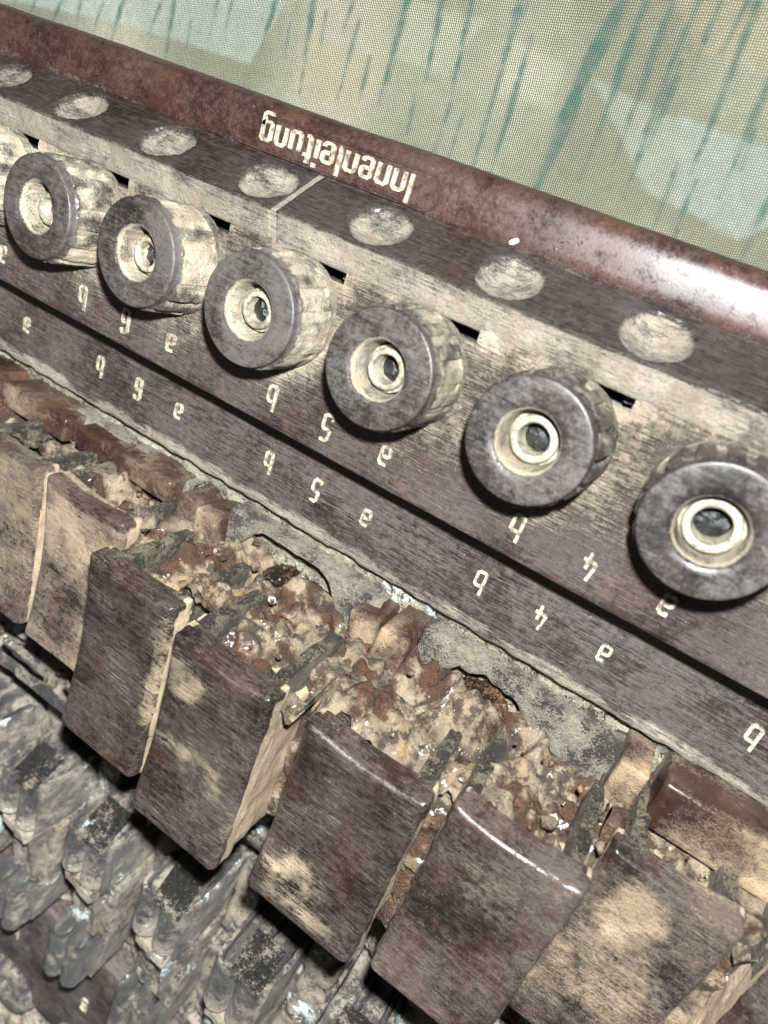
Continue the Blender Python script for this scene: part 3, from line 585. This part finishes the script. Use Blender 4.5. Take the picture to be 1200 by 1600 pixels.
# ------------------------------------------------------------------ drop flaps with their hinge cheeks
def flap(x0, x1, z, yt, yb, seed, depth=.5, mat=None, dust=0.0, rx=0.0, patches=()):
    cx, cy = (x0 + x1) / 2, (yt + yb) / 2; wd, hh = x1 - x0, yt - yb
    def fn(v, q):
        t = (v[1] + hh / 2) / hh                                # 0 bottom .. 1 top
        if q[2] > -.99:
            k = (q[2] + 1) / 2
            dz = -.06 * math.sin(math.pi * min(1, max(0, t * 1.02))) * (1 if t > .0 else 0) + .02 * (1 - t) ** 3
            v = v + Vector((0, 0, dz * k))
        v = v + Vector((0, -.05 * (q[2] * -.5 + .5) * (1 if t < .5 else 0), 0))
        if t > .5: v = v + Vector((0, -.045 * (1 - q[0] * q[0]) * (2 * t - 1) ** 2, 0))
        if abs(q[0]) > .98 and q[2] < .95:                      # crusted sides
            v = v + Vector((q[0] * (.008 + .014 * fbm((v[0] + seed, v[1] * 9, v[2] * 9), 1, 4)) * min(1, (.95 - q[2]) * 2), 0, 0))
        return v + Vector((.006 * fbm((v[1] * 2, seed, 1)), .006 * fbm((v[0] * 3, seed, 2)), .006 * fbm((v[0] * 2 + seed, v[1] * 2, 3))))
    rot = Matrix.Rotation(rx, 3, 'X')
    full = depth + .1; depth = .24
    v, f = rbox((cx, cy, z - depth / 2), (wd, hh, depth), .042, (16, 26, 8), fn, rot)
    D = []
    for p in v:
        side = 1 if (p[2] < z - .09 and (p[0] < x0 + .03 or p[0] > x1 - .03)) else 0
        d = dust + side * .95 + .12 * fbm((p[0] * 1.6 + seed, p[1] * 1.6, seed), 1, 4)
        for (px, py, sx, sy, am) in patches:
            q = ((p[0] - x0) / wd - px, (yt - p[1]) / hh - py)
            q = (q[0] / sx) ** 2 + (q[1] / sy) ** 2 + .55 * fbm((p[0] * 5 + seed, p[1] * 5, 3), 1, 4)
            if p[2] > z - .3: d += .72 * am * max(0, min(1, (1 - q) * 1.1))
        if p[2] > z - .16 and p[1] > yt - .10: d = min(d, .12) - .22 * max(0, 1 - abs(p[1] - yt + .02) / .06)
        D.append(d)
    o = link('drop_flap', v, f, mat or M_flap, SB, attrs={'dust': D})
    bh = hh - .30                                               # crusted body behind the cap
    bv, bf = rbox((cx, yb + .02 + bh / 2, z - .18 - (full - .18) / 2), (wd - .01, bh, full - .18), .04, (14, 22, 10), rough_fn(.03, 5, seed + 40))
    link('flap_body', bv, bf, M_flap2, o, attrs={'dust': [.95 + .3 * fbm((p[0] * 4, p[1] * 4, p[2] * 4 + seed)) for p in bv]})
    # cheeks and pivot at the top of the flap
    for k, xx in enumerate((x0 + wd * (.16 if seed % 2 else .05), x1 - wd * .12)):
        v, f = rbox((xx, yt - .16, z - .52 - .05 * k), (.10, .28, .80), .02, (2, 3, 6), rough_fn(.025, 4, seed + k * 3))
        link('hinge_cheek', v, f, M_cheek, o, attrs={'dust': [.05] * len(v)})
    return o
FL = [(-.62, .33, .45, -2.0, -3.66, 1, .5, M_flap2, .12, .0, ((.5, .5, .6, .5, .3),)),
      (.43, 1.33, .45, -2.0, -3.68, 2, .5, M_flap2, .22, .0, ((.5, .2, .7, .35, .5), (.9, .6, .3, .5, .4))),
      (1.52, 2.33, .93, -1.98, -3.64, 3, .55, M_flap, -.05, .0, ((.97, .35, .16, .5, .9), (.05, .2, .3, .12, .4))),
      (2.49, 3.31, 1.07, -2.0, -3.66, 4, .58, M_flap, -.02, .0, ((.12, .18, .38, .17, 1.0), (.25, .55, .6, .05, .6), (.7, .62, .2, .1, .4))),
      (3.54, 4.43, .95, -2.08, -3.68, 5, .5, M_flap, .0, .0, ((.30, .78, .34, .13, 1.1), (.5, .92, .5, .04, .8))),
      (4.56, 5.39, .90, -1.99, -3.60, 6, .5, M_flap2, -.05, .0, ((.4, .25, .4, .2, .4),)),
      (5.47, 6.27, .42, -2.0, -3.66, 7, .5, M_flap2, .12, .0, ((.35, .22, .3, .2, .8), (.5, .6, .6, .3, .4))),
      (6.45, 7.25, .5, -2.0, -3.66, 8, .5, M_flap2, .1, .0, ())]
for a in FL: flap(*a)

# caked dirt round the hinges: a crusted wall behind the flap tops
def hinge_dirt(xa, xb, seed, mat, name='caked_dirt'):
    nx, nz = int((xb - xa) / .016), 84; V = []; RU = []; CY = []
    for j in range(nz + 1):
        for i in range(nx + 1):
            x = xa + (xb - xa) * i / nx; t = j / nz
            zf = .5
            for q in FL:
                if q[0] - .08 < x < q[1] + .1: zf = q[2] - .20
            z = -.72 + (zf + .72) * t
            y = -2.2 + .03 * t
            n1 = fbm((x * 2.0 + seed, z * 2.0, seed), 1, 3); n2 = turb((x * 4.5, z * 4.5, seed + 3), 1, 4)
            hgt = .26 * n1 - .22 * max(0, fbm((x * 3.1 + seed * 2, z * 3.1, 6), 1, 2) - .12) + .04 * n2 + .016 * fbm((x * 14, z * 14, seed), 1, 4)
            dv = noise.voronoi(Vector((x * 6.5 + seed, z * 6.5, 2)))[0]
            hgt += .04 * max(0, .6 - dv[0]) * 2 - .05 * max(0, .07 - (dv[1] - dv[0])) * 8
            V.append((x + .03 * fbm((x * 7, z * 7, 9)), y + hgt * 1.15 - .01, z + .04 * fbm((x * 6, z * 6, 4)))); RU.append(max(0, fbm((x * 1.4 + seed, z * 1.9, 8), 1, 3)) * 1.2); CY.append(.35 * max(0, fbm((x * 1.9, z * 2.5, 3 + seed), 1, 3)))
    n = nx + 1; F = [[j * n + i, (j + 1) * n + i, (j + 1) * n + i + 1, j * n + i + 1] for j in range(nz) for i in range(nx)]
    return link(name, V, F, mat, SB, attrs={'rust': RU, 'cyan': CY}, kind='stuff')
hinge_dirt(X0, 2.4, 2, M_dirt); hinge_dirt(2.4, X1, 5, M_dirt2)

for k, (p, q) in enumerate(zip(FL[:-1], FL[1:])):
    xa, xb = p[1] - .05, q[0] + .05; zt_ = min(p[2], q[2]) - (.50 if k in (2, 3) else .28)
    v, f = rbox(((xa + xb) / 2, -2.86, zt_ - .3), (xb - xa, 1.45, .6), .05, (6, 34, 8), rough_fn(.08, 4.5, k + 60))
    link('gap_dirt', v, f, M_dirt if k % 2 else M_dirt2, SB, attrs={'rust': [.1 + .5 * max(0, fbm((a * 2, b * 2, k))) for a, b, c in v], 'cyan': [.1] * len(v)}, kind='stuff')
# rusted coil cores in the arches
def core(c, r, seed):
    bm = bmesh.new(); bmesh.ops.create_icosphere(bm, subdivisions=5, radius=1)
    V = [(c[0] + p.co[0] * r * (1 + .25 * fbm((p.co[0] * 2.5 + seed, p.co[1] * 2.5, p.co[2] * 2.5), 1, 5)), c[1] + p.co[1] * r * .9 * (1 + .2 * fbm((p.co[0] * 3, p.co[1] * 3 + seed, p.co[2]), 1, 5)), c[2] + p.co[2] * r * .7 * (1 + .25 * fbm((p.co[0] * 3, p.co[1] * 3, p.co[2] * 3 + seed), 1, 5))) for p in bm.verts]
    F = [[q.index for q in f.verts] for f in bm.faces]; bm.free()
    return link('coil_core', V, F, M_core, SB, attrs={'rust': [.12] * len(V), 'dust': [0] * len(V)})
core((4.30, -2.30, -.44), .26, 3); core((2.42, -2.36, -.44), .26, 6); core((.5, -2.34, -.42), .26, 9)

# clods: small broken lumps lying among the hinges
def clods(n, boxf, name, mat, smin, smax, seed):
    rnd = random.Random(seed); bm = bmesh.new(); bmesh.ops.create_icosphere(bm, subdivisions=2, radius=1); base = [p.co.copy() for p in bm.verts]; bf = [[q.index for q in f.verts] for f in bm.faces]; bm.free()
    V = []; F = []; RU = []; CY = []
    for k in range(n):
        c = boxf(rnd); s = smin * (smax / smin) ** (rnd.random() ** 2); rot = Matrix.Rotation(rnd.random() * 6, 3, Vector((rnd.random() - .5, rnd.random() - .5, rnd.random() - .5)).normalized()); o = len(V); sc = (rnd.uniform(.6, 1.3), rnd.uniform(.6, 1.3), rnd.uniform(.45, 1))
        ru = rnd.choice((0, 0, 0, .5, .3)); cy = rnd.choice((0, 0, 0, 0, .3))
        for p in base:
            d = 1 + .55 * noise.noise(p * 1.3 + Vector((k, seed, 0))) + .2 * noise.noise(p * 3.1 + Vector((0, k, seed)))
            q = rot @ Vector((p[0] * sc[0], p[1] * sc[1], p[2] * sc[2])) * s * d
            V.append((c[0] + q[0], c[1] + q[1], c[2] + q[2])); RU.append(ru); CY.append(cy)
        F += [[i + o for i in q] for q in bf]
    return link(name, V, F, mat, SB, smooth=True, attrs={'rust': RU, 'cyan': CY}, kind='stuff')
def hz(rnd):
    q = rnd.choice(FL); x = rnd.uniform(q[0] - .15, q[1] + .1); t = rnd.random(); return (x, -2.12 + rnd.uniform(-.08, .06), -.5 + (q[2] - .2 + .5) * t)
clods(120, hz, 'dirt_clods', M_dirt2, .010, .05, 4)
clods(90, hz, 'dark_clods', M_dirt, .01, .045, 9)

# ------------------------------------------------------------------ cavity floor below the flaps and the contact springs
V, F = grid(lin_(-5, 8, 320), lin_(-2.2, -17, 340), lambda x, y: (x, y, -.82 + .26 * turb((x * 1.5, y * 1.2, 1), 1, 4) + .07 * fbm((x * 5, y * 5, 3), 1, 4) + .03 * fbm((x * 16, y * 16, 3), 1, 3)))
link('cavity_crust', V, F, M_crust, SB, attrs={'cyan': [.34 if p[0] > 3.2 else .1 for p in V], 'rust': [.1] * len(V), 'dust': [.3 + .4 * (p[0] > 3) for p in V]}, kind='stuff')

def bent(path, y0, y1, th=.022, seed=0, nl=14, amp=.0025):
    """sheet strip of width y0..y1 bent along a path of (x, z) points"""
    pts = []
    for i in range(len(path) - 1):
        m = max(1, int(math.dist(path[i], path[i + 1]) / .05))
        for k in range(m): pts.append((path[i][0] + (path[i + 1][0] - path[i][0]) * k / m, path[i][1] + (path[i + 1][1] - path[i][1]) * k / m))
    pts.append(path[-1]); V = []; n = len(pts)
    for side in (0, 1):
        for i, p in enumerate(pts):
            a = pts[max(0, i - 1)]; b = pts[min(n - 1, i + 1)]; t = Vector((b[0] - a[0], b[1] - a[1])).normalized(); nn = (-t[1], t[0])
            for j in range(nl + 1):
                y = y0 + (y1 - y0) * j / nl; e = amp * fbm((p[0] * 5 + seed, y * 5, p[1] * 5), 1, 4); edge = .02 * fbm((p[0] * 9 + seed, 2, p[1] * 9), 1, 3) if j in (0, nl) else 0
                k = (th / 2 + e) * (1 if side == 0 else -1)
                V.append((p[0] + nn[0] * k, y + edge, p[1] + nn[1] * k))
    m = nl + 1; o = n * m; F = []
    for i in range(n - 1):
        for j in range(nl):
            F += [[i * m + j, (i + 1) * m + j, (i + 1) * m + j + 1, i * m + j + 1][::-1], [o + i * m + j, o + i * m + j + 1, o + (i + 1) * m + j + 1, o + (i + 1) * m + j][::-1]]
        F += [[i * m, o + i * m, o + (i + 1) * m, (i + 1) * m], [i * m + nl, (i + 1) * m + nl, o + (i + 1) * m + nl, o + i * m + nl]]
    F += [[j, j + 1, o + j + 1, o + j] for j in range(nl)] + [[(n - 1) * m + j, o + (n - 1) * m + j, o + (n - 1) * m + j + 1, (n - 1) * m + j + 1] for j in range(nl)]
    return V, F
def loop_path(cx, w, z0, z1, z1b=None):
    r = w / 2; P = [(cx - r, z0)] + [(cx + r * math.cos(a), z1 - r + r * math.sin(a)) for a in lin_(math.pi, 0, 12)] + [(cx + r, z1b if z1b is not None else z0)]
    return P
def contact(x, y, z, seed):
    """one spring set: two folded blades side by side, dark tab over them, bracket and round lug below"""
    rnd = random.Random(seed)
    z += rnd.uniform(-.05, .05)
    v, f = bent(loop_path(x - .16, .25, z - 1.25, z), y - .66, y, .035, seed)
    root = link('contact_spring_set', v, f, M_metal, SB, attrs={'dust': [.15 * (p[1] > y - .06) + .55 * max(0, min(1, (y - .30 - p[1]) / .3)) for p in v], 'cyan': [0] * len(v)})
    v, f = bent(loop_path(x + .11, .25, z - 1.25, z - .02), y - .72, y - .03, .035, seed + 2); link('spring_blade', v, f, M_metal, root, attrs={'dust': [.55 * max(0, min(1, (y - .36 - p[1]) / .3)) for p in v]})
    for k, (dx, zz) in enumerate(((-.16, -.04), (.11, -.06))):
        v, f = rbox((x + dx, y - .36, z - .64 + zz), (.19, .52 + .03 * k, 1.06), .03, (4, 8, 12), rough_fn(.02, 7, seed + k)); link('fold_crust', v, f, M_leaf, root, attrs={'dust': [.2] * len(v)})
    v, f = bent([(x + .27, z - 1.3), (x + .30, z - .5), (x + .265, z - .10)], y - .78, y - .02, .04, seed + 5, 22, .009); link('outer_leaf', v, f, M_leaf, root, attrs={'dust': [.1] * len(v), 'cyan': [.45 * (p[1] > y - .12) * (p[2] < z - .3) for p in v]})
    v, f = rbox((x + .06, y + .07, z - .18), (.36, .022, .46), .010, (5, 2, 6), rough_fn(.006, 3, seed), Matrix.Rotation(math.radians(rnd.uniform(34, 48)), 3, 'X') @ Matrix.Rotation(rnd.uniform(-.1, .1), 3, 'Z'))
    link('dark_tab', v, f, M_tab, root)
    v, f = rbox((x + .02, y - .90, z - .40), (.44, .12, .7), .02, (5, 3, 6), rough_fn(.02, 4, seed + 9), Matrix.Rotation(-.08, 3, 'Y')); link('bracket', v, f, M_crust, root, attrs={'dust': [.4] * len(v)})
    V = []; NB = 24
    for j, (r, yy) in enumerate(((.0, -.96), (.12, -.96), (.17, -.98), (.18, -1.12), (.15, -1.17), (0, -1.18))):
        for a_ in range(NB):
            a = 2 * math.pi * a_ / NB; V.append((x - .02 + r * math.cos(a), y + yy, z - .30 + r * math.sin(a)))
    F = [[j * NB + a_, j * NB + (a_ + 1) % NB, (j + 1) * NB + (a_ + 1) % NB, (j + 1) * NB + a_] for j in range(5) for a_ in range(NB)]
    link('round_lug', V, F, M_crust, root, attrs={'dust': [.45] * len(V)})
    v, f = rbox((x + .16, y - 1.35, z - .55), (.05, .9, .7), .015, (2, 6, 6), rough_fn(.03, 4, seed + 4), Matrix.Rotation(.15, 3, 'X')); link('bright_leaf', v, f, M_plate, root, attrs={'cyan': [.42] * len(v), 'dust': [.2] * len(v)})
    v, f = rbox((x + .0, y - 1.5, z - .75), (.62, 1.1, .8), .05, (6, 8, 6), rough_fn(.05, 6, seed + 6)); link('crust_block', v, f, M_crust, root, attrs={'dust': [.1] * len(v), 'cyan': [.12] * len(v)})
    for k, dx in enumerate((-.15, .09)):
        v, f = bent(loop_path(x + dx, .22, z - 1.3, z - .02 - .03 * k, z - 1.3), y - 2.62, y - 1.85 - .04 * k, .032, seed + 7 + k); link('lower_blade', v, f, M_metal, root, attrs={'dust': [0] * len(v)})
    v, f = bent([(x + .25, z - 1.3), (x + .28, z - .25)], y - 2.5, y - 1.9, .05, seed + 15, 10, .012); link('lower_leaf', v, f, M_leaf, root, attrs={'dust': [0] * len(v)})
    v, f = rbox((x + .52, y - .5, z - 1.2), (.34, 1.5, .8), .06, (6, 14, 8), rough_fn(.09, 3.5, seed + 16)); link('crust_block', v, f, M_crust, root, attrs={'dust': [.2] * len(v), 'cyan': [.15] * len(v)})
    v, f = rbox((x + .5, y - 2.0, z - 1.25), (.4, 1.4, .8), .06, (6, 12, 8), rough_fn(.09, 3.5, seed + 18)); link('crust_block', v, f, M_crust, root, attrs={'dust': [.2] * len(v), 'cyan': [.1] * len(v)})
    return root
for k in range(-2, 6): contact(.42 + 1.05 * k, -5.75 + .05 * math.sin(k * 3), .30 + .03 * math.cos(k * 2), 10 * k + 31)

def ring(c, prof, name, mat, nb=48, seed=1):
    V = [(c[0] + r * math.cos(2 * math.pi * a / nb), c[1] + r * math.sin(2 * math.pi * a / nb), c[2] + z + .01 * fbm((math.cos(2 * math.pi * a / nb) * 3, math.sin(2 * math.pi * a / nb) * 3, seed))) for r, z in prof for a in range(nb)]
    F = [[i * nb + a, (i + 1) * nb + a, (i + 1) * nb + (a + 1) % nb, i * nb + (a + 1) % nb] for i in range(len(prof) - 1) for a in range(nb)]
    return link(name, V, F, mat, SB, attrs={'dust': [.2] * len(V)})
for k in range(-1, 3): ring((.0 + 1.5 * k, -11.2, -.55), [(.12, -.1), (.14, .12), (.3, .16), (.46, .12), (.52, .0), (.53, -.2), (.62, -.2)], 'jack_socket', M_metal, seed=k)
# bakelite number strip under the contacts, rod and loose plates at the left
v, f = rbox((1.0, -10.1, -.75), (12, 2.2, .5), .06, (30, 6, 3), rough_fn(.02, 2, 4)); NS = link('number_strip', v, f, M_strip, SB, attrs={'dust': [.15] * len(v)})
glyph('b', .03, -9.85, -.49, .24, NS); glyph('6', 1.47, -9.95, -.49, .24, NS)
V = []; F = []; NB = 16; xs = lin_(-1.6, 1.25, 60)
for i, x in enumerate(xs):
    for a_ in range(NB):
        a = 2 * math.pi * a_ / NB; r = .055 + .02 * fbm((x * 5, a, 1)); V.append((x, -4.75 + r * math.cos(a), .02 + r * math.sin(a)))
F = [[i * NB + a_, (i + 1) * NB + a_, (i + 1) * NB + (a_ + 1) % NB, i * NB + (a_ + 1) % NB] for i in range(60) for a_ in range(NB)]
link('pivot_rod', V, F, M_metal, SB, attrs={'rust': [.1] * len(V)})
for k, (x, y, z, sx, sy) in enumerate(((-.05, -4.55, .0, .5, .34), (-.75, -4.5, .1, .5, .5), (.75, -4.62, -.1, .45, .3), (1.9, -4.8, -.2, .5, .4), (2.9, -4.8, -.2, .5, .4))):
    v, f = rbox((x, y, z), (sx, sy, .06), .015, (6, 6, 2), rough_fn(.04, 4, k), Matrix.Rotation(.5, 3, 'X')); link('contact_plate', v, f, M_plate, SB, attrs={'cyan': [.35 if k < 2 else .15] * len(v), 'dust': [.2] * len(v)})
def fz(rnd): return (rnd.uniform(-2, 6.5), rnd.uniform(-7.2, -4.0), -.85 + rnd.random() * .25)
clods(700, fz, 'cavity_clods', M_crust, .02, .12, 21)

# ------------------------------------------------------------------ loose crumb on the bar
bm = bmesh.new(); bmesh.ops.create_icosphere(bm, subdivisions=3, radius=1)
V = [(p.co[0] * .034 * (1 + .2 * noise.noise(p.co * 1.5)), p.co[1] * .017 * (1 + .2 * noise.noise(p.co * 2)), p.co[2] * .017) for p in bm.verts]; F = [[q.index for q in f.verts] for f in bm.faces]; bm.free()
cr = link('crumb', V, F, simple('crumb_white', (226, 216, 196), .8)); cr.location = (3.24 * S, .905 * S, -.325 * S); cr.rotation_euler = (0, 0, .6)
cr['label'] = 'small white crumb lying at the edge of the brown rail above a dimple'; cr['category'] = 'crumb'
